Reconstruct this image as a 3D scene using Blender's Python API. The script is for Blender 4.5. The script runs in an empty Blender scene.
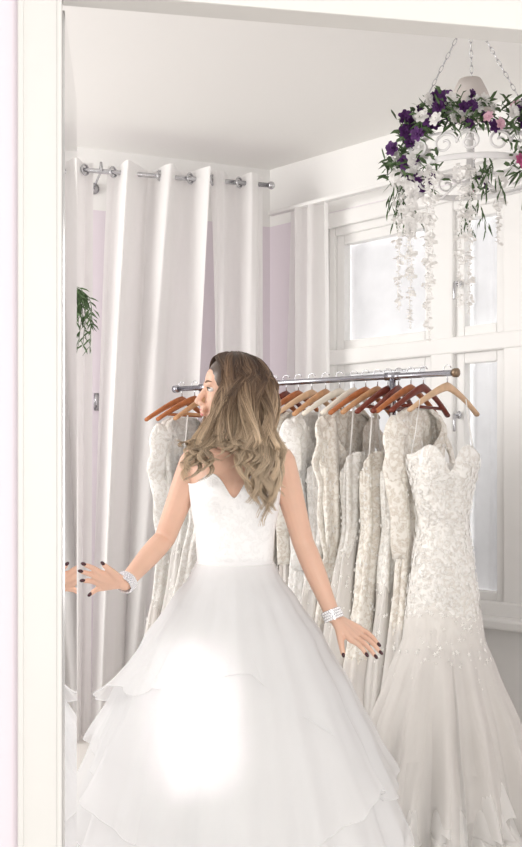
import bpy, bmesh, math, random
from mathutils import Vector, Matrix
PI=math.pi
random.seed(7)
S=bpy.context.scene; COL=S.collection
try:
    S.view_settings.view_transform='Standard'
except Exception: pass
F=1000.0; HZ=470.0; CH=1.32
def W(px,py,Y): return Vector(((px-261)/F*Y, Y, CH-(py-HZ)/F*Y))
def lerp(a,b,t): return a+(b-a)*t
def interp(tab,x):
    if x<=tab[0][0]: return tab[0][1:]
    for i in range(len(tab)-1):
        a,b=tab[i],tab[i+1]
        if x<=b[0]:
            t=(x-a[0])/(b[0]-a[0]); t=t*t*(3-2*t)*.35+t*.65
            return tuple(lerp(p,q,t) for p,q in zip(a[1:],b[1:]))
    return tab[-1][1:]
def wloc(o):
    v=Vector((0,0,0))
    while o: v+=o.location; o=o.parent
    return v
class MB:
    def __init__(s): s.v=[]; s.f=[]
    def add(s,vs,fs):
        n=len(s.v); s.v+= [tuple(x) for x in vs]; s.f+=[tuple(i+n for i in f) for f in fs]
    def grid(s,fn,nu,nv,cu=False,cv=False):
        n=len(s.v)
        for j in range(nv):
            for i in range(nu): s.v.append(tuple(fn(i/(nu if cu else nu-1), j/(nv if cv else nv-1))))
        for j in range(nv if cv else nv-1):
            for i in range(nu if cu else nu-1):
                i2=(i+1)%nu; j2=(j+1)%nv
                s.f.append((n+j*nu+i,n+j*nu+i2,n+j2*nu+i2,n+j2*nu+i))
        return n
    def rings(s,rs,cap=True):
        k=len(rs[0]); n=len(s.v)
        for r in rs: s.v+=[tuple(p) for p in r]
        for j in range(len(rs)-1):
            for i in range(k):
                i2=(i+1)%k; s.f.append((n+j*k+i,n+j*k+i2,n+(j+1)*k+i2,n+(j+1)*k+i))
        if cap:
            s.f.append(tuple(n+i for i in reversed(range(k)))); s.f.append(tuple(n+(len(rs)-1)*k+i for i in range(k)))
    def tube(s,pts,rad,seg=10,round_=False,flat=1.0,up=None):
        pts=[Vector(p) for p in pts]
        if not hasattr(rad,'__len__'): rad=[rad]*len(pts)
        t0=(pts[1]-pts[0]).normalized()
        a=Vector(up) if up else (Vector((0,0,1)) if abs(t0.z)<.9 else Vector((1,0,0)))
        nrm=(a-t0*a.dot(t0)).normalized(); rs=[]
        P=[];R=[];T=[]
        for i,p in enumerate(pts):
            t=(pts[min(i+1,len(pts)-1)]-pts[max(i-1,0)]).normalized()
            P.append(p);R.append(rad[i]);T.append(t)
        if round_:
            e=T[0]; P=[P[0]-e*R[0]*.95,P[0]-e*R[0]*.6]+P; R=[R[0]*.3,R[0]*.8]+R; T=[e,e]+T
            e=T[-1]; r=R[-1]; P=P+[P[-1]+e*r*.6,P[-1]+e*r*.95]; R=R+[r*.8,r*.3]; T=T+[e,e]
        for p,r,t in zip(P,R,T):
            nrm=(nrm-t*nrm.dot(t)).normalized(); b=t.cross(nrm)
            rs.append([p+nrm*math.cos(2*PI*k/seg)*r+b*math.sin(2*PI*k/seg)*r*flat for k in range(seg)])
        s.rings(rs)
    def ell(s,c,r,nu=16,nv=10,M=None):
        c=Vector(c)
        if not hasattr(r,'__len__'): r=(r,r,r)
        rs=[]
        for j in range(1,nv):
            a=PI*j/nv-PI/2
            ring=[]
            for i in range(nu):
                b=2*PI*i/nu
                p=Vector((math.cos(a)*math.cos(b)*r[0],math.cos(a)*math.sin(b)*r[1],math.sin(a)*r[2]))
                if M: p=M@p
                ring.append(c+p)
            rs.append(ring)
        s.rings(rs)
    def box(s,c,d,M=None):
        vs=[]
        for x in(-.5,.5):
            for y in(-.5,.5):
                for z in(-.5,.5):
                    p=Vector((x*d[0],y*d[1],z*d[2]))
                    if M: p=M@p
                    vs.append(Vector(c)+p)
        s.add(vs,[(0,1,3,2),(4,6,7,5),(0,4,5,1),(2,3,7,6),(0,2,6,4),(1,5,7,3)])
    def obox(s,o,ang,s0,s1,d0,d1,z0,z1):
        e=Vector((math.cos(ang),math.sin(ang),0)); n=Vector((-e.y,e.x,0)); o=Vector((o[0],o[1],0))
        vs=[o+e*a+n*b+Vector((0,0,c)) for a in(s0,s1) for b in(d0,d1) for c in(z0,z1)]
        s.add(vs,[(0,1,3,2),(4,6,7,5),(0,4,5,1),(2,3,7,6),(0,2,6,4),(1,5,7,3)])
    def torus(s,c,R,r,M=None,nu=24,nv=8,sx=1):
        c=Vector(c)
        def fn(u,v):
            a=u*2*PI;b=v*2*PI
            p=Vector(((R+r*math.cos(b))*math.cos(a)*sx,(R+r*math.cos(b))*math.sin(a),r*math.sin(b)))
            return c+(M@p if M else p)
        s.grid(fn,nu,nv,True,True)
    def lathe(s,c,prof,seg=24):
        c=Vector(c)
        n=len(prof)
        s.grid(lambda u,v:c+Vector((prof[round(v*(n-1))][0]*math.cos(2*PI*u),prof[round(v*(n-1))][0]*math.sin(2*PI*u),prof[round(v*(n-1))][1])),seg,n,True)
    def build(s,name,mat,parent=None,smooth=True,bevel=0,solid=0,fix=True):
        off=wloc(parent) if parent else Vector((0,0,0))
        me=bpy.data.meshes.new(name)
        me.from_pydata([(v[0]-off.x,v[1]-off.y,v[2]-off.z) for v in s.v],[],s.f)
        if fix:
            b=bmesh.new(); b.from_mesh(me); bmesh.ops.recalc_face_normals(b,faces=b.faces); b.to_mesh(me); b.free()
        me.polygons.foreach_set('use_smooth',[smooth]*len(me.polygons)); me.update()
        me.materials.append(mat)
        o=bpy.data.objects.new(name,me); COL.objects.link(o)
        if parent: o.parent=parent
        if bevel:
            m=o.modifiers.new('b','BEVEL'); m.width=bevel; m.segments=2; m.limit_method='ANGLE'
        if solid:
            m=o.modifiers.new('s','SOLIDIFY'); m.thickness=solid; m.offset=0
        return o
def thing(name,label,cat,loc=(0,0,0),group=None):
    o=bpy.data.objects.new(name,None); COL.objects.link(o); o.location=loc; o.empty_display_size=.1
    o['label']=label; o['category']=cat
    if group: o['group']=group
    return o
def tag(o,label,cat,group=None):
    o['label']=label;o['category']=cat
    if group:o['group']=group
    return o
def struct(o): o['kind']='structure'; return o
def axisM(ax):
    return Vector(ax).normalized().to_track_quat('Z','Y').to_matrix()
def cat(pts,n):
    P=[pts[0]*2-pts[1]]+pts+[pts[-1]*2-pts[-2]]; out=[]
    m=len(pts)-1
    for i in range(n+1):
        t=i/n*m; k=min(int(t),m-1); t-=k; a,b_,c,d=P[k],P[k+1],P[k+2],P[k+3]
        out.append(.5*((2*b_)+(c-a)*t+(2*a-5*b_+4*c-d)*t*t+(3*b_-a-3*c+d)*t**3))
    return out
# ---------------- materials
def mat(name,col,rough=.6,metal=0,bump=0,bscale=50,var=0,vscale=8,trans=0,sub=0,transp=0,spec=.3,col2=None,tex='noise'):
    m=bpy.data.materials.new(name); m.use_nodes=True; nt=m.node_tree; N=nt.nodes; L=nt.links
    p=N['Principled BSDF']; out=N['Material Output']
    p.inputs['Base Color'].default_value=(*col,1); p.inputs['Roughness'].default_value=rough; p.inputs['Metallic'].default_value=metal
    p.inputs['Specular IOR Level'].default_value=spec
    tc=N.new('ShaderNodeTexCoord')
    if var or col2:
        n=N.new('ShaderNodeTexVoronoi' if tex=='voronoi' else 'ShaderNodeTexNoise'); n.inputs['Scale'].default_value=vscale
        L.new(tc.outputs['Object'],n.inputs['Vector'])
        if tex=='noise': n.inputs['Detail'].default_value=5
        r=N.new('ShaderNodeValToRGB'); L.new(n.outputs['Distance' if tex=='voronoi' else 'Fac'],r.inputs['Fac'])
        c2=col2 or tuple(c*(1-var) for c in col)
        r.color_ramp.elements[0].color=(*col,1); r.color_ramp.elements[1].color=(*c2,1)
        r.color_ramp.elements[0].position=.3; r.color_ramp.elements[1].position=.7
        L.new(r.outputs['Color'],p.inputs['Base Color'])
    if bump:
        n=N.new('ShaderNodeTexVoronoi' if tex=='voronoi' else 'ShaderNodeTexNoise'); n.inputs['Scale'].default_value=bscale
        L.new(tc.outputs['Object'],n.inputs['Vector'])
        b=N.new('ShaderNodeBump'); b.inputs['Strength'].default_value=bump; b.inputs['Distance'].default_value=.01
        L.new(n.outputs['Distance' if tex=='voronoi' else 'Fac'],b.inputs['Height']); L.new(b.outputs['Normal'],p.inputs['Normal'])
    if sub: p.inputs['Subsurface Weight'].default_value=sub; p.inputs['Subsurface Radius'].default_value=(.02,.008,.005)
    last=p.outputs['BSDF']
    if trans:
        t=N.new('ShaderNodeBsdfTranslucent'); t.inputs['Color'].default_value=(*col,1)
        mx=N.new('ShaderNodeMixShader'); mx.inputs[0].default_value=trans; L.new(last,mx.inputs[1]); L.new(t.outputs[0],mx.inputs[2]); last=mx.outputs[0]
    if transp:
        t=N.new('ShaderNodeBsdfTransparent')
        mx=N.new('ShaderNodeMixShader'); mx.inputs[0].default_value=transp; L.new(last,mx.inputs[1]); L.new(t.outputs[0],mx.inputs[2]); last=mx.outputs[0]
    L.new(last,out.inputs['Surface'])
    return m
def lacemat(name,col,gap,scale,bump=.5):
    m=bpy.data.materials.new(name); m.use_nodes=True; nt=m.node_tree; N=nt.nodes; L=nt.links
    p=N['Principled BSDF']; tc=N.new('ShaderNodeTexCoord')
    n=N.new('ShaderNodeTexNoise'); n.inputs['Scale'].default_value=scale*.55; n.inputs['Detail'].default_value=2; n.inputs['Distortion'].default_value=2.5
    v=N.new('ShaderNodeTexVoronoi'); v.feature='DISTANCE_TO_EDGE'; v.inputs['Scale'].default_value=scale*2.8
    v2=N.new('ShaderNodeTexVoronoi'); v2.feature='SMOOTH_F1'; v2.inputs['Scale'].default_value=scale
    for q in (n,v,v2): L.new(tc.outputs['Object'],q.inputs['Vector'])
    r1=N.new('ShaderNodeMapRange'); r1.inputs['From Min'].default_value=.47; r1.inputs['From Max'].default_value=.54; L.new(n.outputs['Fac'],r1.inputs['Value'])
    r2=N.new('ShaderNodeMapRange'); r2.inputs['From Min'].default_value=.18; r2.inputs['From Max'].default_value=.03; r2.inputs['To Max'].default_value=.6; L.new(v.outputs['Distance'],r2.inputs['Value'])
    r3=N.new('ShaderNodeMapRange'); r3.inputs['From Min'].default_value=.38; r3.inputs['From Max'].default_value=.26; L.new(v2.outputs['Distance'],r3.inputs['Value'])
    mx=N.new('ShaderNodeMath'); mx.operation='MAXIMUM'; L.new(r1.outputs[0],mx.inputs[0]); L.new(r2.outputs[0],mx.inputs[1])
    mx2=N.new('ShaderNodeMath'); mx2.operation='MAXIMUM'; L.new(mx.outputs[0],mx2.inputs[0]); L.new(r3.outputs[0],mx2.inputs[1])
    c=N.new('ShaderNodeMix'); c.data_type='RGBA'; c.inputs['A'].default_value=(*gap,1); c.inputs['B'].default_value=(*col,1); L.new(mx2.outputs[0],c.inputs['Factor'])
    L.new(c.outputs['Result'],p.inputs['Base Color']); p.inputs['Roughness'].default_value=.6
    b=N.new('ShaderNodeBump'); b.inputs['Strength'].default_value=bump; b.inputs['Distance'].default_value=.004; L.new(mx2.outputs[0],b.inputs['Height']); L.new(b.outputs['Normal'],p.inputs['Normal'])
    return m
M_trim=mat('white_paint',(.87,.86,.845),.35,var=.02)
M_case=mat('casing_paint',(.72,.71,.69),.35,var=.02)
M_ceil=mat('ceiling_paint',(.91,.90,.875),.8,bump=.03,bscale=30)
M_floor=mat('pale_wood_floor',(.88,.85,.81),.4,var=.08,vscale=3,bump=.05)
M_cur=mat('white_curtain_cloth',(.95,.94,.93),.8,trans=.35,bump=.05,bscale=300)
M_sheer=mat('sheer_curtain',(.96,.95,.94),.8,trans=.45,transp=.12)
M_net=mat('net_curtain',(.72,.73,.755),.8,trans=.05,var=.12,vscale=7)
M_chrome=mat('brushed_chrome',(.55,.55,.57),.25,1)
M_rail=mat('steel_rail',(.42,.42,.46),.25,1)
M_silver=mat('crystal_silver',(.9,.9,.92),.12,.6)
M_skin=mat('skin',(.78,.50,.375),.45,sub=.12,spec=.35,var=.06,vscale=15)
M_lip=mat('lip',(.66,.23,.21),.35)
M_eye=mat('eye_white',(.8,.78,.76),.2)
M_lash=mat('dark_lash',(.05,.03,.02),.6)
M_brow=mat('brown_brow',(.22,.13,.08),.6)
M_nail=mat('dark_nail_polish',(.05,.008,.015),.15,spec=.6)
M_satin=lacemat('white_bodice_lace',(.95,.945,.945),(.90,.895,.895),60,.4)
M_tulle=mat('white_tulle',(.95,.95,.955),.85,trans=.25)
M_org=mat('white_organza',(.96,.96,.965),.7,trans=.35,transp=.5)
M_hem=mat('organza_hem',(.94,.94,.945),.6,trans=.3,transp=.5)
M_wood={'orange':mat('orange_wood',(.50,.17,.06),.35,var=.3,vscale=30),'red':mat('mahogany_wood',(.20,.04,.022),.3,var=.3,vscale=30),
 'tan':mat('tan_wood',(.6,.32,.16),.4,var=.25,vscale=30),'light':mat('beech_wood',(.74,.50,.32),.4,var=.2,vscale=30),'pale':mat('pale_wood',(.82,.75,.65),.4,var=.1,vscale=30)}
LACE=[lacemat('ivory_lace',(.96,.945,.91),(.86,.82,.765),50,.6),
 lacemat('champagne_lace',(.93,.895,.83),(.78,.71,.62),48,.6),
 lacemat('white_lace',(.96,.95,.93),(.885,.86,.825),52,.6)]
M_app=mat('lace_motif',(.96,.945,.92),.6)
TUL=[mat('ivory_tulle',(.98,.955,.92),.85,trans=.3,transp=.1),mat('blush_tulle',(.97,.93,.895),.85,trans=.3,transp=.1),mat('soft_white_tulle',(.98,.965,.945),.85,trans=.3,transp=.1)]
M_veil=mat('airy_tulle',(.985,.96,.935),.85,trans=.3,transp=.4)
M_white_metal=mat('white_metal',(.85,.84,.84),.4)
M_shade=mat('lampshade_cloth',(.80,.75,.72),.8,trans=.3)
M_wpetal=mat('white_petal',(.94,.925,.905),.6,trans=.12)
M_ppetal=mat('purple_petal',(.12,.035,.17),.6,var=.4,vscale=40)
M_pink=mat('pink_petal',(.72,.18,.38),.6,trans=.2,var=.3,vscale=40)
M_lpink=mat('pale_pink_petal',(.85,.55,.65),.6,trans=.2)
M_leaf=mat('green_leaf',(.10,.165,.07),.5,var=.4,vscale=30)
M_mirror=mat('mirror_glass',(.80,.80,.81),.01,1)
def wallmat():
    m=bpy.data.materials.new('lavender_wall_paint'); m.use_nodes=True; nt=m.node_tree; N=nt.nodes;L=nt.links;p=N['Principled BSDF']
    g=N.new('ShaderNodeNewGeometry'); s=N.new('ShaderNodeSeparateXYZ'); L.new(g.outputs['Position'],s.inputs[0])
    c=N.new('ShaderNodeMath'); c.operation='GREATER_THAN'; c.inputs[1].default_value=2.68; L.new(s.outputs['Z'],c.inputs[0])
    mx=N.new('ShaderNodeMix'); mx.data_type='RGBA'; L.new(c.outputs[0],mx.inputs['Factor'])
    mx.inputs['A'].default_value=(.79,.72,.775,1); mx.inputs['B'].default_value=(.89,.88,.865,1)
    L.new(mx.outputs['Result'],p.inputs['Base Color']); p.inputs['Roughness'].default_value=.8
    n=N.new('ShaderNodeTexNoise'); n.inputs['Scale'].default_value=60; b=N.new('ShaderNodeBump'); b.inputs['Strength'].default_value=.04
    L.new(n.outputs['Fac'],b.inputs['Height']); L.new(b.outputs['Normal'],p.inputs['Normal'])
    return m
M_wall=wallmat()
# ---------------- room
CZ=3.0
b=MB(); b.box((.6,2.6,-.05),(6,7,.1)); struct(b.build('floor',M_floor,smooth=False))
b=MB(); b.box((.6,2.6,CZ+.05),(6,7,.1)); struct(b.build('ceiling',M_ceil,smooth=False))
ang=math.atan(.4)
b=MB(); b.obox((.05,5.6),ang,-2.3,.1,0,.12,0,CZ); struct(b.build('wall_back',M_wall,smooth=False))
WA=-PI/4; WO=(.05,5.6)
ws0,ws1,wz0,wz1=.43,2.1,.66,2.6
b=MB()
b.obox(WO,WA,-.1,ws0,0,.25,0,CZ); b.obox(WO,WA,ws1,3.4,0,.25,0,CZ); b.obox(WO,WA,ws0,ws1,0,.25,0,wz0); b.obox(WO,WA,ws0,ws1,0,.25,wz1,CZ)
struct(b.build('wall_right',M_wall,smooth=False))
b=MB(); b.obox(WO,WA,.36,3.2,-.012,0,.1,.61); struct(b.build('trim_4',M_trim,smooth=False,bevel=.004))
b=MB(); b.obox(WO,WA,0,3.4,-.02,0,0,.1); struct(b.build('baseboard_right',M_trim,smooth=False,bevel=.004))
b=MB(); b.obox((.05,5.6),ang,-2.3,0,-.015,0,0,.1); struct(b.build('baseboard_back',M_trim,smooth=False,bevel=.004))
b=MB()
def frame(b,s0,s1,z0,z1,w,d0,d1):
    b.obox(WO,WA,s0,s0+w,d0,d1,z0,z1); b.obox(WO,WA,s1-w,s1,d0,d1,z0,z1)
    b.obox(WO,WA,s0+w,s1-w,d0,d1,z0,z0+w); b.obox(WO,WA,s0+w,s1-w,d0,d1,z1-w,z1)
frame(b,ws0-.07,ws1+.07,wz0-.02,wz1+.07,.08,-.025,.0)
frame(b,ws0-.0,ws1,wz0,wz1,.05,0,.12)
b.obox(WO,WA,1.09,1.22,-.008,.12,wz0,wz1)
b.obox(WO,WA,1.49,1.60,-.008,.12,wz0,wz1)
b.obox(WO,WA,ws0,ws1,-.012,.12,1.87,1.95)
win=struct(b.build('window_1',M_trim,smooth=False,bevel=.008))
b=MB(); b.obox(WO,WA,ws0-.12,ws1+.12,-.12,.05,wz0-.05,wz0-.005); b.build('window_sill',M_trim,win,smooth=False,bevel=.01)
for (s0,s1) in ((.48,1.09),(1.22,1.49),(1.60,ws1-.05)):
    for (z0,z1) in ((wz0+.05,1.87),(1.95,wz1-.05)):
        b=MB(); frame(b,s0-.006,s1+.006,z0-.006,z1+.006,.054,.018,.07)
        sash=b.build('sash',M_trim,win,smooth=False,bevel=.005)
        b=MB()
        b.grid(lambda u,v:(WO[0]+math.cos(WA)*lerp(s0+.03,s1-.03,u)-math.sin(WA)*(.085+.005*math.sin(u*18+math.sin(u*9))),WO[1]+math.sin(WA)*lerp(s0+.03,s1-.03,u)+math.cos(WA)*(.085+.005*math.sin(u*18+math.sin(u*9))),lerp(z0+.03,z1-.03,v)),120,3)
        b.build('net_panel',M_net,win)
for (sp,z) in ((1.25,2.2),(1.25,1.58),(1.25,.98)):
    b=MB(); e=Vector((math.cos(WA),math.sin(WA),0)); n=Vector((-e.y,e.x,0)); c=Vector((WO[0],WO[1],z))+e*sp
    b.ell(c,(.012,.012,.02)); b.tube([c,c-n*.035,c-n*.04+Vector((0,0,-.03)),c-n*.04+Vector((0,0,-.075))],[.006,.006,.007,.006],8,True)
    b.build('window_handle',M_chrome,win)
# doorway wall and casing in front
DA=math.atan(.185); DO=(-.378,1.9)
b=MB()
b.obox(DO,DA,-1.0,-.06,.0,.04,0,CZ); b.obox(DO,DA,-.06,1.35,0,.04,2.27,CZ); b.obox(DO,DA,1.3,1.6,0,.04,0,CZ)
struct(b.build('wall_front',M_wall,smooth=False))
b=MB(); b.obox(DO,DA,-.078,0,-.02,.045,0,2.26); b.obox(DO,DA,-.081,-.070,-.027,-.0,0,2.28); b.obox(DO,DA,-.010,0.0,-.0235,0,0,2.222)
struct(b.build('trim_1',M_case,smooth=False,bevel=.003))
b=MB(); b.obox(DO,DA,0,1.32,-.02,.045,2.222,2.3); b.obox(DO,DA,-.08,1.4,-.03,0,2.29,2.32)
struct(b.build('trim_2',M_case,smooth=False,bevel=.003))
b=MB(); b.obox(DO,DA,1.24,1.32,-.02,.045,0,2.26); struct(b.build('trim_3',M_case,smooth=False,bevel=.003))
p0=Vector((-.3855,1.95,0)); p1=Vector((-.449,2.42,0))
mt=thing('mirror','tall narrow frameless mirror panel just inside the white doorway casing','mirror',(p0+p1)/2)
dv=(p1-p0); ma=math.atan2(dv.y,dv.x)
b=MB(); b.obox(p0,ma,0,dv.length,.003,.02,0.0,2.216); b.build('backing',M_trim,mt,smooth=False)
b=MB(); b.obox(p0,ma,0,dv.length,-.003,.002,0.0,2.216); b.build('mirror_glass',M_mirror,mt,smooth=False)
# ---------------- curtains
def rodp(px):
    q=(px-261)/1000; k=(4.9*q+.862)/(.898-.26*q); return Vector((-.862+.898*k,4.9+.26*k,0))
RZ=2.79
rd=Vector((.898,.26,0)).normalized(); rn=Vector((-rd.y,rd.x,0))
A=rodp(30);B_=rodp(269)
rt=thing('curtain_rod','brushed metal curtain rod on brackets above the long white drapes','curtain rod',(A+B_)/2+Vector((0,0,RZ)))
b=MB(); b.tube([A+Vector((0,0,RZ)),B_+Vector((0,0,RZ))],.012,12); b.build('rod',M_chrome,rt)
b=MB(); b.ell(B_+Vector((0,0,RZ))+rd*.012,.02); b.build('finial',M_chrome,rt)
b=MB(); b.ell(A+Vector((0,0,RZ)),.02); b.build('finial',M_chrome,rt)
for px in (101,209):
    c=rodp(px)+Vector((0,0,RZ)); b=MB()
    d=(5.58+.4*c.x-c.y)/(rn.y-.4*rn.x)
    b.tube([c-rn*.016+Vector((0,0,.02)),c-rn*.016,c+rn*.02,c+rn*d],.006,8); b.tube([c+rn*(d-.01),c+rn*(d)],.03,14); b.tube([c+Vector((0,0,.01)),c+Vector((0,0,.045))],[.010,.006],10)
    b.build('bracket',M_chrome,rt)
def curtain(t0,t1,b0,b1,nf,amp,ph,label,group,rings,ztop=RZ+.045,zbot=.012,m=M_cur,name='curtain',pos=rodp,nrm=rn,sweep=0):
    P0,P1,Q0,Q1=pos(t0),pos(t1),pos(b0),pos(b1)
    th=thing(name,label,'curtain',((P0+P1)/2).to_tuple()[:2]+(zbot,),group)
    b=MB(); r=random.Random(int(ph*100)); a2=r.uniform(0,6);a3=r.uniform(0,6);a4=r.uniform(0,6)
    def fn(u,v):
        w=v**.8
        uw=u+.10*math.sin(2*PI*u+a4+1.4*v)*(.5+.6*v)
        uu=u+ .02*math.sin(2*PI*nf*u*2+a2)*v+ .05*math.sin(PI*u)*math.sin(3*v+a3)
        p=P0.lerp(P1,uu).lerp(Q0.lerp(Q1,uu),w)
        s=math.sin(2*PI*nf*uw+ph+sweep*v)
        f=math.copysign(abs(s)**.85,s)*(1+.5*math.sin(2*PI*u*1.3+a2+v))+.35*v*math.sin(2*PI*nf*2.3*uw+a2+3.5*v)+.08*math.sin(2*PI*nf*3.1*uw+a3+4*v)
        p=p+nrm*(amp*(1-.1*v)*f)
        return Vector((p.x,p.y,lerp(ztop,zbot,v)))
    b.grid(fn,int(nf*44)+14,60)
    b.build('drape',m,th)
    for px in rings:
        c=pos(px)+Vector((0,0,RZ)); g=MB()
        Mx=axisM(rd*.8-rn*.8)
        g.torus(c-rn*.004,.024,.006,Mx); g.build('grommet',M_chrome,th)
    return th
G='long white grommet drapes on the metal rod'
curtain(42,94,40,91,1.3,.055,.4,'leftmost white grommet drape, narrow strip beside the doorway casing',G,[62,85])
curtain(109,151,92,142,1.2,.06,1.1,'white grommet drape fanning to the floor, second from the doorway casing',G,[113,127],sweep=1.7)
curtain(150,207,108,186,1.5,.06,2.0,'white grommet drape behind the bride, left of the dark gap',G,[160,190],sweep=-2.0)
curtain(211,264,220,265,1.8,.05,3.0,'white grommet drape next to the lavender corner wall, rightmost of four',G,[213,239],sweep=.9)
def wpos(s,off=-.12):
    e=Vector((math.cos(WA),math.sin(WA),0)); n=Vector((-e.y,e.x,0)); return Vector((WO[0],WO[1],0))+e*s+n*off
wn=Vector((-math.sin(WA),math.cos(WA),0))
b=MB(); b.obox(WO,WA,.12,2.3,-.14,-.1,2.7,2.72)
tag(b.build('curtain_track',M_trim,smooth=False,bevel=.003),'thin white ceiling-height curtain track running above the window','curtain track')
curtain(.26,.54,.25,.54,2.6,.035,.9,'sheer white curtain gathered at the left side of the window',None,[],2.7,.01,M_sheer,'window_curtain',wpos,wn)
c=Vector((-.86,0,0)); c.y=5.58+.4*c.x; c.z=CH+.068*c.y
hk=MB(); hk.box(c-Vector((0,.01,0)),(.025,.02,.09)); hk.tube([c-Vector((0,.01,.02)),c-Vector((0,.06,.04)),c-Vector((0,.07,0))],.006,8,True)
tag(hk.build('wall_hook',M_chrome),'small metal wall hook seen in the gap between the drapes','hook')
# ---------------- clothes rack
RL=Vector((-.35,4.43,1.68)); RR=Vector((.72,3.7,1.68)); rdir=(RR-RL).normalized(); rperp=Vector((-rdir.y,rdir.x,0)); 
def rp(t): return RL.lerp(RR,t)
rk=thing('clothes_rack','metal garment rack holding the row of bridal gowns','clothes rack',(rp(.5).x,rp(.5).y,0))
b=MB(); b.tube([RL-rdir*.03,RR],.0115,14); b.build('rail',M_rail,rk)
b=MB(); b.tube([RR-rdir*.012,RR-rdir*.004,RR+rdir*.010,RR+rdir*.014],[.014,.017,.017,.012],14); b.build('end_cap',mat('dull_brass_cap',(.3,.22,.15),.4,.8),rk)
b=MB(); b.tube([RL-rdir*.045,RL-rdir*.02],[.016,.016],14); b.build('end_cap',M_rail,rk)
for t in (.1,.80):
    c=rp(t); b=MB(); b.tube([c+Vector((0,0,.0)),(c.x,c.y,.05)],.0125,12); b.tube([c-rdir*.03,c+rdir*.03],.016,12); b.build('upright',M_rail,rk)
    b=MB(); q=Vector((c.x,c.y,.045)); b.tube([q-rperp*.25,q+rperp*.25],.012,10,True); b.ell(q-rperp*.24-Vector((0,0,.022)),.022);b.ell(q+rperp*.24-Vector((0,0,.022)),.022); b.build('foot',M_rail,rk)
b=MB(); b.tube([(rp(.1).x,rp(.1).y,.12),(rp(.8).x,rp(.8).y,.12)],.01,10); b.build('crossbar',M_rail,rk)
HR=math.atan2(rperp.y,rperp.x)
def hanger_proto(wood,bar=True):
    th=thing('clothes_hanger','x','clothes hanger')
    b=MB(); rs=[]
    n=24
    for i in range(n+1):
        x=lerp(-.215,.215,i/n); u=abs(x)/.215
        z=-.062-.095*u**1.3; hh=lerp(.017,.009,u); dd=lerp(.008,.013,u**2); yy=.012*u*u
        rs.append([Vector((x,yy+dd*math.cos(2*PI*k/10),z+hh*math.sin(2*PI*k/10))) for k in range(10)])
    b.rings(rs); b.build('hanger_arms',M_wood[wood],th)
    b=MB()
    pts=[(0,0,-.055),(0,0,-.026)]+[(0,.017*math.cos(-PI/2+k/12*PI*1.4),.0025+.0155*math.sin(-PI/2+k/12*PI*1.4)) for k in range(13)]
    b.tube(pts,.0022,6); b.build('hook',M_chrome,th)
    if bar:
        b=MB(); b.tube([(-.175,.01,-.134),(.175,.01,-.134)],.0065,8); b.build('hanger_bar',M_wood[wood],th)
    return th
def dup(root):
    r=root.copy(); COL.objects.link(r)
    for ch in list(root.children):
        c=ch.copy(); COL.objects.link(c); c.parent=r
        for g in ch.children:
            d=g.copy(); COL.objects.link(d); d.parent=c
    return r
HG='wooden hangers along the garment rail'
hl=[(.0,'orange',0,'orange-brown wooden hanger at far left of rail, tip beside the drape'),
(.055,'orange',1,'orange-brown wooden hanger second from the rail\'s left end'),
(.11,'tan',1,'tan wooden hanger nearest the bride\'s face'),
(.38,'orange',0,'orange wooden hanger just right of the bride\'s hair'),
(.425,'red',1,'dark brown hanger, second one right of the bride\'s hair'),
(.47,'orange',0,'orange wooden hanger, third one right of the bride\'s hair'),
(.52,'light',0,'light beech hanger above the lace gown beside the bride'),
(.57,'tan',0,'tan hanger behind the first pale hanger'),
(.62,'pale',0,'pale cream hanger before the window curtain, left one of two'),
(.67,'pale',0,'pale cream hanger before the window, right one of two'),
(.71,'orange',0,'orange-brown hanger just left of the dark mahogany hangers'),
(.75,'tan',0,'tan hanger squeezed beside the leftmost mahogany hanger'),
(.785,'red',1,'dark mahogany hanger, left one of three'),
(.82,'red',1,'dark mahogany hanger, middle one of three'),
(.86,'orange',0,'orange-brown hanger between the two right mahogany hangers'),
(.90,'red',1,'dark mahogany hanger, right one of three'),
(.975,'light',0,'light natural wood hanger at the right end of the rail, wide open to view')]
protos={}
for i,(t,w,bar,lab) in enumerate(hl):
    if (w,bar) in protos: o=dup(protos[(w,bar)])
    else: o=hanger_proto(w,bar); protos[(w,bar)]=o
    o.location=rp(t)+Vector((0,0,.0125)); o.rotation_euler=(0,0,HR+random.uniform(-.12,.12)-(.22 if t>.95 else 0)); o['label']=lab; o['group']=HG
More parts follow.
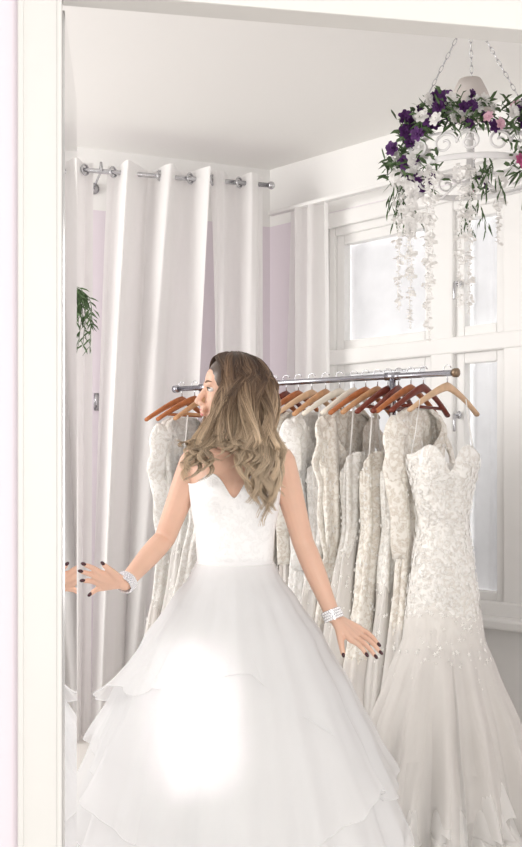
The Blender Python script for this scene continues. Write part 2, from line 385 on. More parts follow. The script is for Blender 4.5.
# ---------------- gowns on the rail
def flowermotif(mb,p,n,r,rng):
    n=n.normalized(); a=n.orthogonal().normalized(); a=Matrix.Rotation(rng.uniform(0,6.28),3,n)@a; c=n.cross(a)
    vs=[p+n*.003]
    k=5
    for i in range(2*k):
        rr=r if i%2==0 else r*.4
        an=2*PI*i/(2*k); vs.append(p+(a*math.cos(an)+c*math.sin(an))*rr+n*(.002 if i%2==0 else .0))
    mb.add(vs,[(0,1+i,1+(i+1)%(2*k)) for i in range(2*k)])
def gown(label,kind,seed,lace,tul,x,y,rot,prof,waist,topf,nf,famp,sleeves,nmot,motrange,train=0,shoulder_top=1.55,wid=1):
    r=random.Random(seed)
    th=thing('wedding_gown',label,'wedding dress',(0,0,0),'bridal gowns hanging on the rail')
    ph=[r.uniform(0,6.28) for _ in range(6)]
    wr_=.0 if kind=='bust' else .010
    lean=r.uniform(-.03,.03)
    def surf(u,z):
        a,bb=interp(prof,z); an=2*PI*u
        if kind!='bust': a*=lerp(1,wid,max(0,min(1,(1.5-z)*2)))
        low=max(0,min(1,(waist-z)/(waist)))
        f=famp*low**.8*(math.sin(nf*an+ph[0]+1.2*math.sin(an+ph[3]))+.6*math.sin(nf*1.7*an+ph[1]+2*low)+.4*math.sin(5*an+ph[2]))
        f+=wr_*(math.sin(7*an+3*z+ph[4])+.8*math.sin(12*an-4*z+ph[5])+.3*math.sin(3*an+18*z+ph[2]))
        X=(a+f*.7)*math.sin(an); Yc=-(bb+f)*math.cos(an)
        if kind=='bust':
            Yc-= .03*max(0,math.cos(an))*math.exp(-((abs(X)-.06)/.04)**2)*math.exp(-((z-1.31)/.06)**2)
            Yc+= .003*math.sin(22*z+4*math.sin(an*2))
            Yc+= .006*math.exp(-((z-1.14)/.05)**2)*math.sin(90*z+5*math.sin(an))
        else: X+=lean*(1.5-z)*1.2
        return Vector((X,Yc,z))
    b=MB(); b.grid(lambda u,v:surf(u,lerp(waist-.01-(0 if kind=='bust' else .05*math.sin(6*PI*u)+.03*math.sin(22*PI*u)),topf(2*PI*u),v)),110,60,True); b.build('bodice',lace,th,solid=.003)
    b=MB()
    def sk(u,v):
        z=lerp(waist+(.005 if kind=='bust' else .09),.006,v); p=surf(u,z); k=1+.012*min(1,max(0,v)*6)-(.0 if kind=='bust' else .012*max(0,1-v*8))
        if v>.97: p.x*=1.02;p.y*=1.03
        return Vector((p.x*k,p.y*k-train*max(0,v)**2*max(0,math.cos(2*PI*u)),z+ (.01+.01*math.sin(2*PI*u*nf+ph[4]))*(v>.9)))
    b.grid(sk,220,46,True); b.build('skirt',tul,th)
    b=MB(); b.grid(lambda u,v:(lambda p:Vector((p.x*(1.0+.07*v),p.y*(1.0+.12*v)+.004*v*math.sin(2*PI*u*31),p.z)))(sk((u+.03*v)%1,.02+v*.96)),200,30,True); b.build('overskirt',M_veil,th)
    if kind=='bust':
        for li,(v0,v1,fl) in enumerate(((-.16,.6,.02),(-.08,.78,.03),(.5,.88,.07),(.66,.95,.11),(.78,.995,.15))):
            b=MB()
            def fn(u,v):
                e=.03*math.sin(2*PI*u*3+li)+.01*math.sin(2*PI*u*17)
                vv=lerp(v0+(e if li<2 else 0),v1+.04*math.sin(2*PI*u*2+li*2)+.015*math.sin(2*PI*u*5+li),v); vv=min(vv,.995); p=sk(u,vv); rip=math.sin(2*PI*u*(15+li*3)+li+2*math.sin(2*PI*u*2))+.4*math.sin(2*PI*u*(37+li*3)+3*v)
                k=1+fl/.3*v**1.3*(.45+.35*rip)+(.05+.02*math.sin(2*PI*u*19)*min(1,v*3) if li<2 else 0)
                return Vector((p.x*k,p.y*k,max(.008,p.z+(.018 if li>1 else .004)*v*math.sin(2*PI*u*17+li+4*v)+.012*v**3*math.sin(2*PI*u*7+li*1.7))))
            b.grid(fn,500,30,True); b.build('ruffle_layer',M_veil if li<2 else TUL[2],th)
    if sleeves:
        for s in(-1,1):
            b=MB(); L=sleeves; sw=r.uniform(-.02,.03)
            pts=[(s*.15,0,shoulder_top-.05),(s*.195,-.005,shoulder_top-.09),(s*(.215+sw),-.012,shoulder_top-.2),(s*(.208+sw),-.02,shoulder_top-.32),(s*(.185+sw*1.5),-.03,shoulder_top-L)]
            P=cat([Vector(q) for q in pts],30); n=len(P)
            b.tube([q+Vector((.004*math.sin(i*.7),.006*math.sin(i*.6+seed),0)) for i,q in enumerate(P)],[lerp(.046,.028,i/(n-1))*(1+.07*math.sin(i*1.1+seed)) for i in range(n)],14,flat=.30,up=(1,0,0)); b.build('sleeve',lace,th)
    else:
        for s in(-1,1):
            b=MB(); b.tube([(s*.12,.0,topf(PI/2)-.02),(s*.1,0,1.46),(s*.085,0,1.575)],[.002,.002,.002],6,flat=2); b.build('hanging_loop',TUL[2],th)
    if nmot:
        b=MB()
        for _ in range(nmot):
            u=r.random(); z=lerp(motrange[0],min(motrange[1],topf(2*PI*u)),r.random()**.65)
            p=surf(u,z); q=surf((u+.005)%1,z)-p; w=surf(u,z-.01)-p; n=q.cross(w)
            if n.dot(Vector((p.x,p.y,0)))<0: n=-n
            flowermotif(b,p+n.normalized()*(.004 if z>waist else .008),n,r.uniform(.004,.011),r)
        o=b.build('lace_applique',M_app,th,smooth=False,fix=False); o['kind']='stuff'
    th.location=(x,y,0); th.rotation_euler=(0,0,rot)
    return th
slp=[(0,.31,.085),(.3,.28,.075),(.6,.235,.06),(.95,.17,.036),(1.08,.14,.032),(1.3,.165,.032),(1.45,.185,.028),(1.52,.175,.022),(1.56,.07,.016)]
stp=[(0,.32,.085),(.3,.29,.075),(.6,.245,.062),(.95,.17,.04),(1.1,.135,.036),(1.3,.145,.034),(1.42,.145,.028)]
def t_sl(a): return 1.555-.20*max(0,math.cos(a))**6
def t_st(a): return 1.37+.05*math.cos(a)*abs(math.sin(a))-.04*(1-math.cos(a))/2
specs=[
(.01,'ivory lace sleeved gown at far left of the rail beside the drape','sl',.5,0,1),
(.08,'pale lace gown hanging directly behind the bride\'s left-hand hair','st',0,2,2),
(.15,'cream sleeveless gown half hidden behind the bride\'s bodice','st',0,0,0),
(.36,'white lace gown partly hidden by the bride\'s shoulder','sl',.45,2,2),
(.415,'ivory lace gown with low back, just right of the bride\'s upper arm','sl',.5,0,0),
(.47,'ivory lace long sleeved gown, second one right of the bride','sl',.6,1,1),
(.53,'white lace gown with long sleeve reaching elbow height of bride','sl',.62,2,2),
(.59,'soft white tulle gown in the middle of the rail','st',0,2,2),
(.65,'champagne lace long sleeved gown in the middle of the rail','sl',.58,1,1),
(.71,'ivory strapless gown with pale tulle skirt beneath the orange-brown hanger','st',0,0,0),
(.77,'champagne beaded lace gown beneath the mahogany hangers','st',0,1,1),
(.83,'cream tulle gown beneath the mahogany hangers','st',0,0,0),
(.89,'champagne lace sleeved gown directly behind the rightmost strapless gown','sl',.55,1,0)]
for i,(t,lab,kind,sl,la,tu) in enumerate(specs):
    p=rp(t)
    gown(lab,kind,i+3,LACE[la],TUL[tu],p.x,p.y,HR+random.uniform(-.12,.12),slp if kind=='sl' else stp,[.75,1.02,.6,.9][i%4],t_sl if kind=='sl' else t_st,11,.012,sl,320,(.6,1.5),wid=random.uniform(.88,1.15))
def t_b(a):
    c=math.cos(a); x=abs(math.sin(a))
    return 1.385+ (.035*math.exp(-((x-.5)/.28)**2) - .06*math.exp(-(x/.16)**2) if c>0 else -.03) - .01
fp=[(0,.33,.23),(.15,.30,.21),(.4,.24,.17),(.6,.178,.13),(.72,.14,.105),(.85,.128,.097),(1.0,.108,.085),(1.13,.090,.075),(1.22,.102,.08),(1.34,.130,.088),(1.42,.138,.09)]
gown('strapless ivory mermaid gown with beaded lace bodice at the rail\'s right end','bust',99,LACE[0],TUL[0],.655,3.60,.10,fp,.70,t_b,12,.03,0,1500,(.52,1.36),train=.05)
# ---------------- bride
CX,CY=-.08,3.08
TOR=[(.78,.165,.115),(.86,.168,.118),(.95,.146,.105),(1.043,.108,.082),(1.12,.113,.085),(1.2,.126,.092),(1.27,.134,.095),(1.33,.142,.082),(1.365,.125,.066),(1.392,.075,.055),(1.415,.053,.052),(1.44,.047,.05),(1.52,.046,.05)]
def torso(z,th,off=0):
    a,bb=interp(TOR,z); x=(a+off)*math.sin(th); y=-(bb+off)*math.cos(th)
    if math.cos(th)>0: y-=.038*math.exp(-((abs(x)-.058)/.040)**2)*math.exp(-((z-1.25)/.045)**2)
    return Vector((CX+x,CY+y,z))
b=MB()
zs=[.78+i*.02 for i in range(38)]
b.rings([[torso(z,2*PI*k/40) for k in range(40)] for z in zs])
def jp(px,py,Y): return W(px,py,Y)
shR=jp(281,461,3.09); elR=jp(303,542,3.12); wrR=jp(333,616,3.07)
shL=jp(194,462,3.09); elL=jp(165,538,3.15); wrL=jp(125,583,2.97)
for sh,el,wr in ((shR,elR,wrR),(shL,elL,wrL)):
    nb=Vector((CX,CY,1.405)); 
    b.tube([nb,nb.lerp(sh,.5)+Vector((0,0,.004)),sh+Vector((0,0,-.002))],[.04,.04,.044],16,True)
    b.tube([Vector((CX,CY,1.33)).lerp(Vector((sh.x,sh.y,1.33)),.7),sh+Vector((0,0,-.01))],[.06,.045],16,True)
    b.tube([sh,sh.lerp(el,.2),sh.lerp(el,.5),sh.lerp(el,.8),el,el.lerp(wr,.2),el.lerp(wr,.45),el.lerp(wr,.75),wr],[.045,.044,.040,.036,.034,.035,.033,.027,.0235],16,True)
for s in(-1,1): b.tube([(CX+s*.015,CY-.060,1.370),(CX+s*.06,CY-.058,1.380),(CX+s*.115,CY-.032,1.390)],[.007,.008,.007],8,True)
nails=[]
def hand(wr,kn,tips,thb,thm,tht,Yk,Yt,arch):
    K=[jp(*k,y) for k,y in zip(kn,Yk)]; T=[jp(*k,y) for k,y in zip(tips,Yt)]
    for k,t in zip(K,T):
        b.tube([wr,wr.lerp(k,.5),k],[.016,.0125,.0105],10,True)
        m1=k.lerp(t,.42)+arch*.9; m2=k.lerp(t,.74)+arch*.7
        b.tube([k,m1,m2,t],[.0096,.0086,.0078,.0066],10,True); nails.append((t,(t-m2).normalized()))
    for i in range(3): b.tube([wr.lerp((K[i]+K[i+1])/2,.3),(K[i]+K[i+1])/2],[.013,.009],8,True)
    a,c,d=jp(*thb),jp(*thm),jp(*tht)
    b.tube([wr,a,c,d],[.015,.0135,.0105,.0078],10,True); nails.append((d,(d-c).normalized()))
hand(wrR,[(351,640),(355,637),(358,633),(359,628)],[(366,654),(375,656),(380,652),(378,644)],(339,629,3.05),(341,642,3.03),(343,654,3.02),[3.03,3.05,3.08,3.1],[3.0,3.02,3.05,3.08],Vector((.003,-.002,.006)))
hand(wrL,[(101,573),(98,578),(98,583),(101,588)],[(85,565),(82,572),(84,581),(91,594)],(117,577,2.94),(111,571,2.92),(104,565,2.91),[2.92,2.93,2.95,2.97],[2.88,2.89,2.92,2.95],Vector((.0,-.006,.004)))
for s in(-1,1):
    b.tube([(CX+s*.085,CY,.85),(CX+s*.09,CY,.6),(CX+s*.085,CY-.01,.46),(CX+s*.085,CY+.01,.3),(CX+s*.08,CY+.01,.1)],[.085,.07,.05,.05,.034],14,True)
    b.tube([(CX+s*.08,CY+.02,.07),(CX+s*.085,CY-.06,.05),(CX+s*.09,CY-.14,.03)],[.035,.034,.022],10,True)
H=Vector((-.084,3.085,1.562)); Fd=Vector((-.985,-.16,.02)).normalized(); Sd=Vector((.16,-.985,0)).normalized(); Ud=Fd.cross(Sd)
if Ud.z<0: Ud=-Ud
HM=Matrix((Fd,Sd,Ud)).transposed()
def hp(f,s,u): return H+Fd*f+Sd*s+Ud*u
def he(f,s,u,r,nu=18,nv=12): b.ell(hp(f,s,u),r,nu,nv,HM)
he(-.005,0,.02,(.095,.074,.092)); he(.02,0,-.03,(.068,.058,.075)); he(.045,0,-.075,(.04,.04,.035)); he(.068,0,-.098,(.018,.02,.015))
he(.06,0,.03,(.030,.05,.045)); he(.083,0,.018,(.012,.028,.012))
for s in(-1,1):
    he(.055,s*.035,-.03,(.026,.022,.028)); he(.0,s*.073,-.01,(.016,.006,.028)); he(.072,s*.03,.018,(.014,.018,.008)); he(.102,s*.009,-.04,(.009,.008,.007))
    he(.03,s*.042,-.07,(.04,.016,.02))
b.tube([hp(.084,0,.012),hp(.098,0,-.012),hp(.112,0,-.033)],[.008,.009,.010],10,True)
he(.09,0,-.05,(.012,.02,.012)); he(.096,0,-.061,(.009,.022,.007)); he(.093,0,-.073,(.009,.018,.007))
b.tube([hp(-.02,0,-.03),Vector((CX,CY+.01,1.44)),Vector((CX,CY+.008,1.36))],[.052,.049,.055],16,True)
def remeshed(mb,name,m,vox,parent,it=5):
    o=mb.build(name+'_src',m)
    r=o.modifiers.new('r','REMESH'); r.mode='VOXEL'; r.voxel_size=vox; r.use_smooth_shade=True
    s=o.modifiers.new('s','SMOOTH'); s.factor=.5; s.iterations=it
    dg=bpy.context.evaluated_depsgraph_get(); me=bpy.data.meshes.new_from_object(o.evaluated_get(dg))
    bpy.data.objects.remove(o,do_unlink=True)
    off=wloc(parent); me.transform(Matrix.Translation(-off))
    n=bpy.data.objects.new(name,me); COL.objects.link(n); n.parent=parent
    me.polygons.foreach_set('use_smooth',[True]*len(me.polygons))
    return n
person=thing('person','bride in white layered ball gown, head turned aside, arms held out','person',(CX,CY,0))
remeshed(b,'body',M_skin,.0033,person,4)
for t,d in nails:
    b=MB(); Mx=axisM(d); b.ell(t+d*.004+Vector((0,-.003,.002)),(.0054,.0054,.009),8,8,Mx); b.build('fingernail',M_nail,person)
b=MB(); b.ell(hp(.097,0,-.0605),(.008,.019,.006),12,8,HM); b.ell(hp(.0945,0,-.073),(.008,.016,.0065),12,8,HM); b.build('lips',M_lip,person)
for s in(-1,1):
    b=MB(); b.ell(hp(.073,s*.031,.001),(.011,.014,.008),12,8,HM); e=b.build('eye',M_eye,person)
    b=MB(); b.tube([hp(.084,s*.022,.006),hp(.086,s*.032,.008),hp(.078,s*.043,.003)],.0018,6); b.ell(hp(.0815,s*.031,.001),(.004,.005,.005),8,6,HM); b.build('eyelash',M_lash,e)
    b=MB(); b.tube([hp(.0905,s*.018,.024),hp(.087,s*.034,.028),hp(.075,s*.046,.024)],[.0018,.0022,.001],6); b.build('eyebrow',M_brow,person)
# hair
def hairmat():
    m=bpy.data.materials.new('balayage_hair'); m.use_nodes=True; nt=m.node_tree;N=nt.nodes;L=nt.links;p=N['Principled BSDF']
    g=N.new('ShaderNodeNewGeometry'); s=N.new('ShaderNodeSeparateXYZ'); L.new(g.outputs['Position'],s.inputs[0])
    at=N.new('ShaderNodeAttribute'); at.attribute_name='tone'
    a=N.new('ShaderNodeMath'); a.operation='MULTIPLY_ADD'; a.inputs[1].default_value=-.12; L.new(at.outputs['Fac'],a.inputs[0]); L.new(s.outputs['Z'],a.inputs[2])
    mr=N.new('ShaderNodeMapRange'); mr.inputs['From Min'].default_value=1.29; mr.inputs['From Max'].default_value=1.60; L.new(a.outputs[0],mr.inputs['Value'])
    r=N.new('ShaderNodeValToRGB'); L.new(mr.outputs[0],r.inputs['Fac']); e=r.color_ramp.elements
    e[0].position=0; e[0].color=(.74,.58,.41,1); e[1].position=1; e[1].color=(.105,.06,.038,1)
    q=r.color_ramp.elements.new(.4); q.color=(.52,.375,.245,1)
    q=r.color_ramp.elements.new(.72); q.color=(.24,.15,.092,1)
    ml=N.new('ShaderNodeMapRange'); ml.inputs['To Min'].default_value=.55; ml.inputs['To Max'].default_value=1.2; L.new(at.outputs['Fac'],ml.inputs['Value'])
    vm=N.new('ShaderNodeVectorMath'); vm.operation='SCALE'; L.new(r.outputs['Color'],vm.inputs[0]); L.new(ml.outputs[0],vm.inputs['Scale'])
    L.new(vm.outputs[0],p.inputs['Base Color']); p.inputs['Roughness'].default_value=.30; p.inputs['Specular IOR Level'].default_value=.6
    return m
M_hair=hairmat()
ends=[(48,198,440,188,470,2.965),(60,198,442,186,482,2.95),(70,203,442,196,490,2.935),(80,215,440,206,472,2.93),(88,226,438,218,452,2.925),(96,242,440,248,492,2.915),(118,254,445,259,514,2.915),(135,264,440,270,532,2.93),(155,272,438,278,512,2.965),(175,272,436,279,488,3.05),(200,264,440,266,476,3.15),(240,245,440,242,476,3.2),(280,220,440,212,475,3.18),(310,204,440,192,472,3.06)]
def endp(phi):
    phi=max(48,min(310,phi)); return interp(ends,phi)
def onhead(phi,pol,inf):
    a=math.radians(phi); p=math.radians(pol)
    return H+Fd*(math.cos(a)*math.sin(p)*.097*inf-.004)+Sd*(math.sin(a)*math.sin(p)*.079*inf)+Ud*(math.cos(p)*.096*inf+.02)
hb=MB(); tones=[]
hb.ell(hp(-.009,0,.033),(.094,.081,.086),24,16,HM); hb.ell(hp(-.022,0,.0),(.084,.079,.085),24,16,HM); tones+= [.15]*len(hb.v)
hr=random.Random(5)
locks=[]
for i in range(112):
    phi=56+ (i%84)/84*144 if i<84 else 200+(i-84)/28*110
    locks.append(phi+hr.uniform(-2,2))
NL=len(locks)
for i in range(14): locks.append(4+i*3.4)
for i in range(8): locks.append(356-i*5)
for li,phi in enumerate(locks):
    front=li>=NL and phi<180; frontb=li>=NL and phi>180
    pe=(56+phi*.3) if front else (305 if frontb else phi)
    mx,my,ex,ey,Y=endp(pe); lay=hr.uniform(0,1)
    ex+=hr.uniform(-7,7); mx+=hr.uniform(-5,5); ey-=hr.uniform(0,1)**1.6*42*(1 if phi<200 else .6)
    c3=W(mx,my,lerp(Y,3.06,.35)+hr.uniform(-.03,.01)); c4=W(lerp(mx,ex,.6),lerp(my,ey,.55),Y+hr.uniform(-.03,.012)); c5=W(ex,ey,Y+.005)
    if front: pts=[onhead(phi,12,1.06),onhead(lerp(phi,70,.4),36,1.08),onhead(lerp(phi,76,.85),66,1.09),onhead(72,98,1.12+.05*lay),c3,c4,c5]
    elif frontb: pts=[onhead(phi,12,1.06),onhead(lerp(phi,300,.35),36,1.08),onhead(lerp(phi,294,.75),66,1.10),onhead(298,98,1.14),c3,c4,c5]
    else: pts=[onhead(lerp(phi,100 if phi<180 else 260,.25),hr.uniform(4,14),1.06),onhead(phi+ (6 if phi<90 else 0),40,1.08),onhead(phi+(10 if phi<85 else 0),72,1.09+.05*lay),onhead(phi+(8 if phi<85 else 0),100,1.12+.14*lay),c3,c4,c5]
    n=56; path=cat(pts,n)
    fam=round(pe/9); fr_=random.Random(fam*7+1); w0=fr_.uniform(0,6.28)+hr.uniform(-.35,.35); turns=fr_.uniform(2.2,2.9); amp=hr.uniform(.014,.023); sgn=1 if fam%2 else -1
    tone=min(1,max(0,fr_.random()*.4+hr.random()*.6)); g0=.42 if pe<80 else .28
    for k in range(36):
        an=hr.uniform(0,6.28); rr=math.sqrt(hr.random()); L=hr.uniform(.86,1.0); jit=hr.uniform(-.25,.25); tn=min(1,max(0,tone+hr.uniform(-.25,.25)))
        rs=[]; m_=int(n*L)+1
        for i in range(m_):
            t=i/n; g=max(0,(t-g0)/(1-g0))
            rc=lerp(.013,.015,min(1,t*2.2))*(1-.4*min(1,g*1.6))*(1-.5*g**3)
            tw=w0+sgn*turns*2*PI*g**.95+jit
            A_=amp*min(1,g*1.9)
            o=Vector((math.cos(tw),.8*math.sin(tw),.35*math.sin(tw)))*A_
            o+=Vector((math.cos(an+tw*.6),math.sin(an+tw*.6)*.8,.2*math.sin(an)))*rr*rc
            p=path[i]+o
            r_=.00125*(1-.6*(i/m_)**3)
            rs.append([p+Vector((math.cos(a)*r_,math.sin(a)*r_,0)) for a in (0,2.1,4.2)])
        hb.rings(rs); tones+=[tn]*(3*len(rs))
ho=hb.build('hair',M_hair,person,fix=False)
at=ho.data.attributes.new('tone','FLOAT','POINT'); at.data.foreach_set('value',tones)
# gown of the bride
def ztop(th):
    c=math.cos(th)
    if c>0:
        x=.138*math.sin(th); return 1.262+.044*math.exp(-((abs(x)-.062)/.040)**2)-.032*math.exp(-(x/.026)**2)+.014*abs(math.sin(th))**3
    return 1.276-.03*(-c)
b=MB(); b.grid(lambda u,v:torso(lerp(1.03,ztop(2*PI*u),v),2*PI*u,.007),140,60,True)
bod=b.build('wedding_gown',M_satin,person,solid=.004)
b=MB(); b.grid(lambda u,v:(lambda th:torso(ztop(th)+.003*math.sin(2*PI*v),th,.008+.003*math.cos(2*PI*v)))(2*PI*u),200,8,True,True); b.build('neckline_trim',mat('white_piping',(.95,.94,.94),.5),bod)
def yz(y): return CH-(y-HZ)*.00308
SK=[(0.0,.545),(yz(834),.49),(yz(790),.445),(yz(740),.392),(yz(690),.33),(yz(640),.252),(yz(600),.18),(yz(575),.132),(1.04,.116)]
def skirtR(z,th,f=1):
    r=interp(SK,z)[0]; low=max(0,(1.04-z)/1.04)
    A_=.034*low**1.1*f
    r+=A_*(.7*math.sin(7*th+.7+.8*math.sin(th)+low)+.5*math.sin(13*th+2-low)+.5*math.sin(4*th+1)+.4*math.sin(23*th+2*math.sin(2*th)))
    return r
def sp_(r,th,z): return Vector((CX+r*math.sin(th),CY-r*math.cos(th)*.9,z))
b=MB(); b.grid(lambda u,v:(lambda z,th:sp_(skirtR(z,th),th,z))(lerp(1.045,.004,v),2*PI*u),400,70,True)
b.build('skirt',M_tulle,bod)
def flounce(hem,z0,off,flare,nr,ph,bias,band=True,name='flounce'):
    b=MB()
    def fn(u,v):
        th=2*PI*u-PI; dg=math.degrees(th); hz=yz(interp(hem,dg)[0])
        side=.25+.9*math.exp(-((dg-bias)/45)**2)
        hz+=.024*side*math.sin(nr*.6*th+ph)+.006*side*math.sin(nr*1.7*th+ph)
        z=lerp(z0,hz,v)
        rp_=.5+.5*math.sin(nr*th+ph+.6*math.sin(3*th))
        r=max(skirtR(z,th,.7),skirtR(z,th,1)+.004)+off*min(1,v*4)+flare*side*v**3*(.25+rp_)+.005*v**3*side*math.sin(41*th+ph)
        z+= .045*side*v**7*rp_
        r-= .014*side*v**14*rp_
        return sp_(r,th,z)
    b.grid(fn,480,56,True)
    b.build(name,M_org,bod)
    if band:
        b=MB(); b.grid(lambda u,v:fn(u,1)+Vector((math.cos(2*PI*v)*.0009*math.sin(2*PI*u),-math.cos(2*PI*v)*.0009*math.cos(2*PI*u),math.sin(2*PI*v)*.0024)),480,6,True,True)
        b.build('hem_band',M_hem,bod)
flounce([(-180,700),(-110,700),(-85,698),(-60,692),(-38,678),(-15,657),(10,662),(35,697),(60,740),(85,780),(100,790),(130,740),(180,700)],1.035,.008,.06,9,.4,-72)
flounce([(-180,760),(-110,755),(-80,752),(-45,790),(-10,840),(20,875),(50,865),(75,845),(100,830),(140,790),(180,760)],1.02,.013,.045,8,2.6,-72)
flounce([(-180,720),(-110,770),(-80,820),(-40,840),(0,850),(30,800),(60,775),(85,802),(120,770),(180,720)],1.0,.018,.04,8,.3,72,True)
for wr,el in ((wrR,elR),(wrL,elL)):
    ax=(wr-el).normalized(); Mx=axisM(ax); c=wr-ax*.004; b=MB()
    b.grid(lambda u,v:c+Mx@Vector((.0275*math.cos(2*PI*u),.0275*math.sin(2*PI*u),lerp(-.016,.016,v))),30,4,True)
    for row in range(4):
        for k in range(24):
            a=2*PI*(k+row*.5)/24; b.ell(c+Mx@Vector((.029*math.cos(a),.029*math.sin(a),-.012+row*.008)),.004,6,4)
    o=b.build('bracelet',M_silver,person,smooth=False); o['label']='sparkling crystal cuff bracelet'
# ---------------- chandelier
CC=W(470,178,3.6); CR=.265
ch=thing('chandelier','white hoop chandelier dressed with purple, pink and white flowers, on chains','chandelier',CC)
b=MB()
def band(z0,z1,R):
    b.grid(lambda u,v:CC+Vector(((R+.004*math.cos(2*PI*v))*math.cos(2*PI*u),(R+.004*math.cos(2*PI*v))*math.sin(2*PI*u),lerp(z0,z1,.5+.5*math.sin(2*PI*v)))),72,10,True,True)
band(-.011,.011,CR); band(.083,.091,CR)
b.torus(CC,.06,.006,None,24,8)
for k in range(4):
    a=2*PI*k/4+.5; d=Vector((math.cos(a),math.sin(a),0)); 
    b.tube([CC+d*.06,CC+d*.16+Vector((0,0,-.035)),CC+d*CR],.004,6)
for k in range(9):
    a=2*PI*k/9+.15; 
    for sg in(-1,1):
        pts=[]
        for i in range(30):
            q=i/29; an=q*2*PI*1.35; rr=.042*(1-q*.78)
            ds=(rr*math.cos(an)-.042)*sg/CR; pts.append(CC+Vector((math.cos(a+ds)*CR,math.sin(a+ds)*CR,.048+rr*.9*math.sin(an))))
        b.tube(pts,.0044,6)
b.build('hoop',M_white_metal,ch)
top=Vector((CC.x,CC.y,CZ-.03))
for k,a in enumerate((2.9,-.3,1.3)):
    e=CC+Vector((math.cos(a)*CR,math.sin(a)*CR,.09)); b=MB(); dd=(top-e); L=dd.length; n=int(L/.026)
    Mq=axisM(dd)
    for i in range(n):
        c=e.lerp(top,(i+.5)/n); R_=Mq@Matrix.Rotation(PI/2*(i%2),3,'Z')@Matrix.Rotation(PI/2,3,'X')
        b.torus(c,.008,.0016,R_@Matrix.Diagonal((.7,1.8,1)),10,6)
    b.build('chain',M_chrome,ch)
b=MB(); b.lathe(top,[(.0,-.0),(.03,-.005),(.055,.02),(.06,.03)]); b.build('ceiling_canopy',M_white_metal,ch)
b=MB(); b.tube([CC+Vector((0,0,-.03)),CC+Vector((0,0,.26))],[.014,.011],12); b.lathe(CC+Vector((0,0,-.04)),[(.0,0),(.03,.012),(.035,.02),(.02,.03)]); b.build('candle_tube',M_white_metal,ch)
b=MB(); b.lathe(CC+Vector((0,0,.225)),[(.088,0),(.079,.035),(.060,.085),(.040,.126)]); b.build('lamp_shade',M_shade,ch,solid=.002)
fr=random.Random(11)
def petalflower(c,r,mat_,layers=3,np=6):
    b=MB(); n=(Vector((fr.uniform(-1,1),-1,fr.uniform(-.3,.6)))).normalized(); a=n.orthogonal().normalized(); d=n.cross(a)
    for l in range(layers):
        rr=r*(1-.25*l); lift=.15+.3*l
        for k in range(np):
            an=2*PI*(k+.5*l)/np+fr.uniform(-.15,.15); u=a*math.cos(an)+d*math.sin(an); t=n.cross(u)
            b.add([c+n*.0,c+u*rr*.5+t*rr*.42+n*rr*lift*.5,c+u*rr+t*rr*.22+n*rr*lift,c+u*rr*1.08+n*rr*(lift-.08),c+u*rr-t*rr*.22+n*rr*lift,c+u*rr*.5-t*rr*.42+n*rr*lift*.5],[(0,1,2,3,4,5)])
    b.ell(c+n*r*.2,r*.18,8,6)
    return b.build('flower',mat_,ch,fix=False)
def onring(a,dr=0,dz=0): return CC+Vector((math.cos(a)*(CR+dr),math.sin(a)*(CR+dr),dz))
PP,WP,LP_,PK=M_ppetal,M_wpetal,M_lpink,M_pink
clus=[(4.15,.165,21,[PP,PP,WP]),(3.75,.13,16,[PP,WP,PP]),(3.35,.03,11,[PP,WP,WP]),(4.5,.14,12,[WP,PP,WP]),(4.85,.125,7,[WP,LP_,PP]),(5.3,.15,19,[PP,LP_,PP,WP]),(5.2,-.0,6,[PK,PK,PK]),(5.55,-.01,9,[PK,PK,PP]),(3.85,-.02,8,[PP,PP,WP]),(5.8,.12,9,[PP,PK]),(1.2,.06,6,[PK,PP,WP]),(2.2,.08,7,[PP,WP,PP]),(.2,.08,8,[PP,WP,PK])]
b=MB()
def leaf(b,c,d,L,w):
    d=d.normalized(); s=d.cross(Vector((fr.uniform(-1,1),fr.uniform(-1,1),.3))).normalized(); n=d.cross(s)
    b.add([c,c+d*L*.3+s*w,c+d*L*.7+s*w*.8+n*.004,c+d*L-Vector((0,0,L*.15)),c+d*L*.7-s*w*.8+n*.004,c+d*L*.3-s*w],[(0,1,2,3,4,5)])
for a,dz,nf,ms in clus:
    for k in range(nf):
        sm=.5 if dz<.01 and nf==6 else 1
        petalflower(onring(a+fr.uniform(-.19,.19)*sm,fr.uniform(-.02,.05),dz+fr.uniform(-.05,.05)*sm),fr.uniform(.016,.028),ms[k%len(ms)])
    for k in range(90 if nf>8 else 34):
        c=onring(a+fr.uniform(-.26,.26),fr.uniform(-.03,.04),dz+fr.uniform(-.05,.05))
        leaf(b,c,Vector((fr.uniform(-1,1),fr.uniform(-1,1),fr.uniform(-.7,.9))),fr.uniform(.03,.07),fr.uniform(.003,.007))
for a in (3.4,4.72,5.4,2.5,1.3):
    for q in range(3):
        c=onring(a+fr.uniform(-.07,.07),0,.0)
        for k in range(12):
            leaf(b,c+Vector((fr.uniform(-.01,.01)+.004*k*(q-1),0,-k*.011)),Vector((fr.uniform(-.5,.5),fr.uniform(-.3,.3),-1)),.045,.003)
b.build('foliage',M_leaf,ch,smooth=False,fix=False)
for k in range(14):
    petalflower(W(fr.uniform(396,428),140+k*7,3.44),fr.uniform(.020,.030),M_wpetal)
strands=[(399,175,312,3.55),(406,185,280,3.5),(412,185,330,3.45),(426,170,342,3.38),(433,170,300,3.36),(461,165,308,3.33),(470,165,316,3.33),(500,175,246,3.36)]
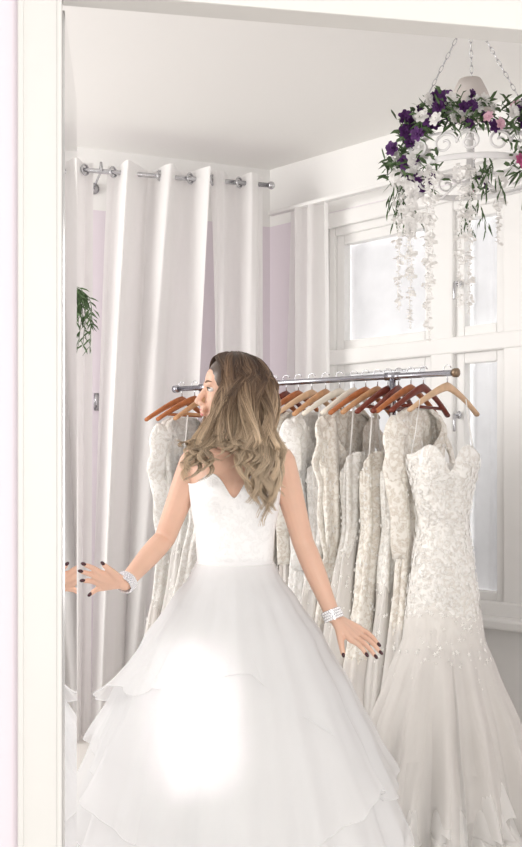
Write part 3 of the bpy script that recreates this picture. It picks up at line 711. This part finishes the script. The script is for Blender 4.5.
for (px,y0,y1,Y) in strands:
    b=MB(); p0_=W(px,y0,Y);p1_=W(px+fr.uniform(-3,3),y1,Y); L=(p0_-p1_).length
    n=int(L/.009)
    b.tube([p0_.lerp(p1_,i/8)+Vector((.004*math.sin(i*1.7),0,0)) for i in range(9)],.0015,5)
    for i in range(n):
        q=i/n; c=p0_.lerp(p1_,q); w=.040*(1-.4*q)*(.75+.35*math.sin(i*.8))
        for _ in range(3):
            d=Vector((fr.uniform(-1,1),fr.uniform(-1,.2),fr.uniform(-.8,.2))); cc=c+Vector((fr.uniform(-1,1),fr.uniform(-1,1),0))*w*.3
            s=d.cross(Vector((.3,.5,1))).normalized()*w*.36; d=d.normalized()*w*.6
            b.add([cc,cc+d*.5+s,cc+d,cc+d*.5-s],[(0,1,2,3)])
    b.build('blossom_strand',M_wpetal,ch,smooth=False,fix=False)
# sprig hung on the rod in front of the leftmost drape
b=MB(); SY=4.68; c0=W(70,285,SY); rt_=rodp(58)+Vector((0,-.03,RZ+.012))
b.tube([rt_,Vector((rt_.x+.02,SY+.08,2.5)),c0],.0012,5)
for k in range(12):
    e=W(fr.uniform(62,93),fr.uniform(308,350),SY+fr.uniform(-.02,.03))
    mid_=c0.lerp(e,.5)+Vector((fr.uniform(.01,.05),0,.03))
    pts=cat([c0,mid_,e],10)
    b.tube(pts,.0016,5)
    for i in range(2,11):
        for _ in range(2): leaf(b,pts[i],Vector((fr.uniform(-.9,.9),fr.uniform(-.4,.4),fr.uniform(-1,-.2))),fr.uniform(.03,.06),.004)
tag(b.build('hanging_greenery',M_leaf,smooth=False,fix=False),'loose green leafy sprig hanging in front of the leftmost drape','greenery')
# ---------------- lights, world, camera
w=bpy.data.worlds.new('daylight'); S.world=w; w.use_nodes=True
bg=w.node_tree.nodes['Background']; bg.inputs[0].default_value=(1,.98,.955,1); bg.inputs[1].default_value=.85
def light(name,kind,loc,target,energy,size=1,size2=None,col=(1,1,1),**kw):
    l=bpy.data.lights.new(name,kind); l.energy=energy; l.color=col
    if kind=='AREA':
        l.size=size
        if size2: l.shape='RECTANGLE'; l.size_y=size2
    for k,v in kw.items(): setattr(l,k,v)
    o=bpy.data.objects.new(name,l); COL.objects.link(o); o.location=loc
    o.rotation_euler=(Vector(target)-Vector(loc)).to_track_quat('-Z','Y').to_euler(); return o
wc=wpos(1.25,.7); light('window_daylight','AREA',(wc.x,wc.y,1.9),(0,3,1.2),72,1.8,2.0,(1,.98,.955))
light('side_fill','AREA',(-3.1,3.2,2.2),(.0,4.9,2.3),50,2.0,1.6,(1,.975,.945),spread=math.radians(140))  # added fill lamp on the open left side; no window modelled there
light('camera_side_fill','AREA',(1.0,-1.4,1.6),(.4,3.9,1.2),72,2.0,2.0,(1,.975,.945))  # added soft fill behind the camera, brightening gowns and bride through the doorway
tg=W(205,705,2.66); light('sun_patch','AREA',(.75,-.3,2.0),tg,.28,.14,.34,(1,.97,.92),spread=math.radians(3.5))
cd=bpy.data.cameras.new('camera'); cam=bpy.data.objects.new('camera',cd); COL.objects.link(cam)
cam.location=(0,0,CH); cam.rotation_euler=(PI/2,0,0)
cd.sensor_fit='VERTICAL'; cd.sensor_height=24; cd.lens=24*F/847; cd.shift_y=(HZ-423.5)/847; cd.clip_start=.05
S.camera=cam
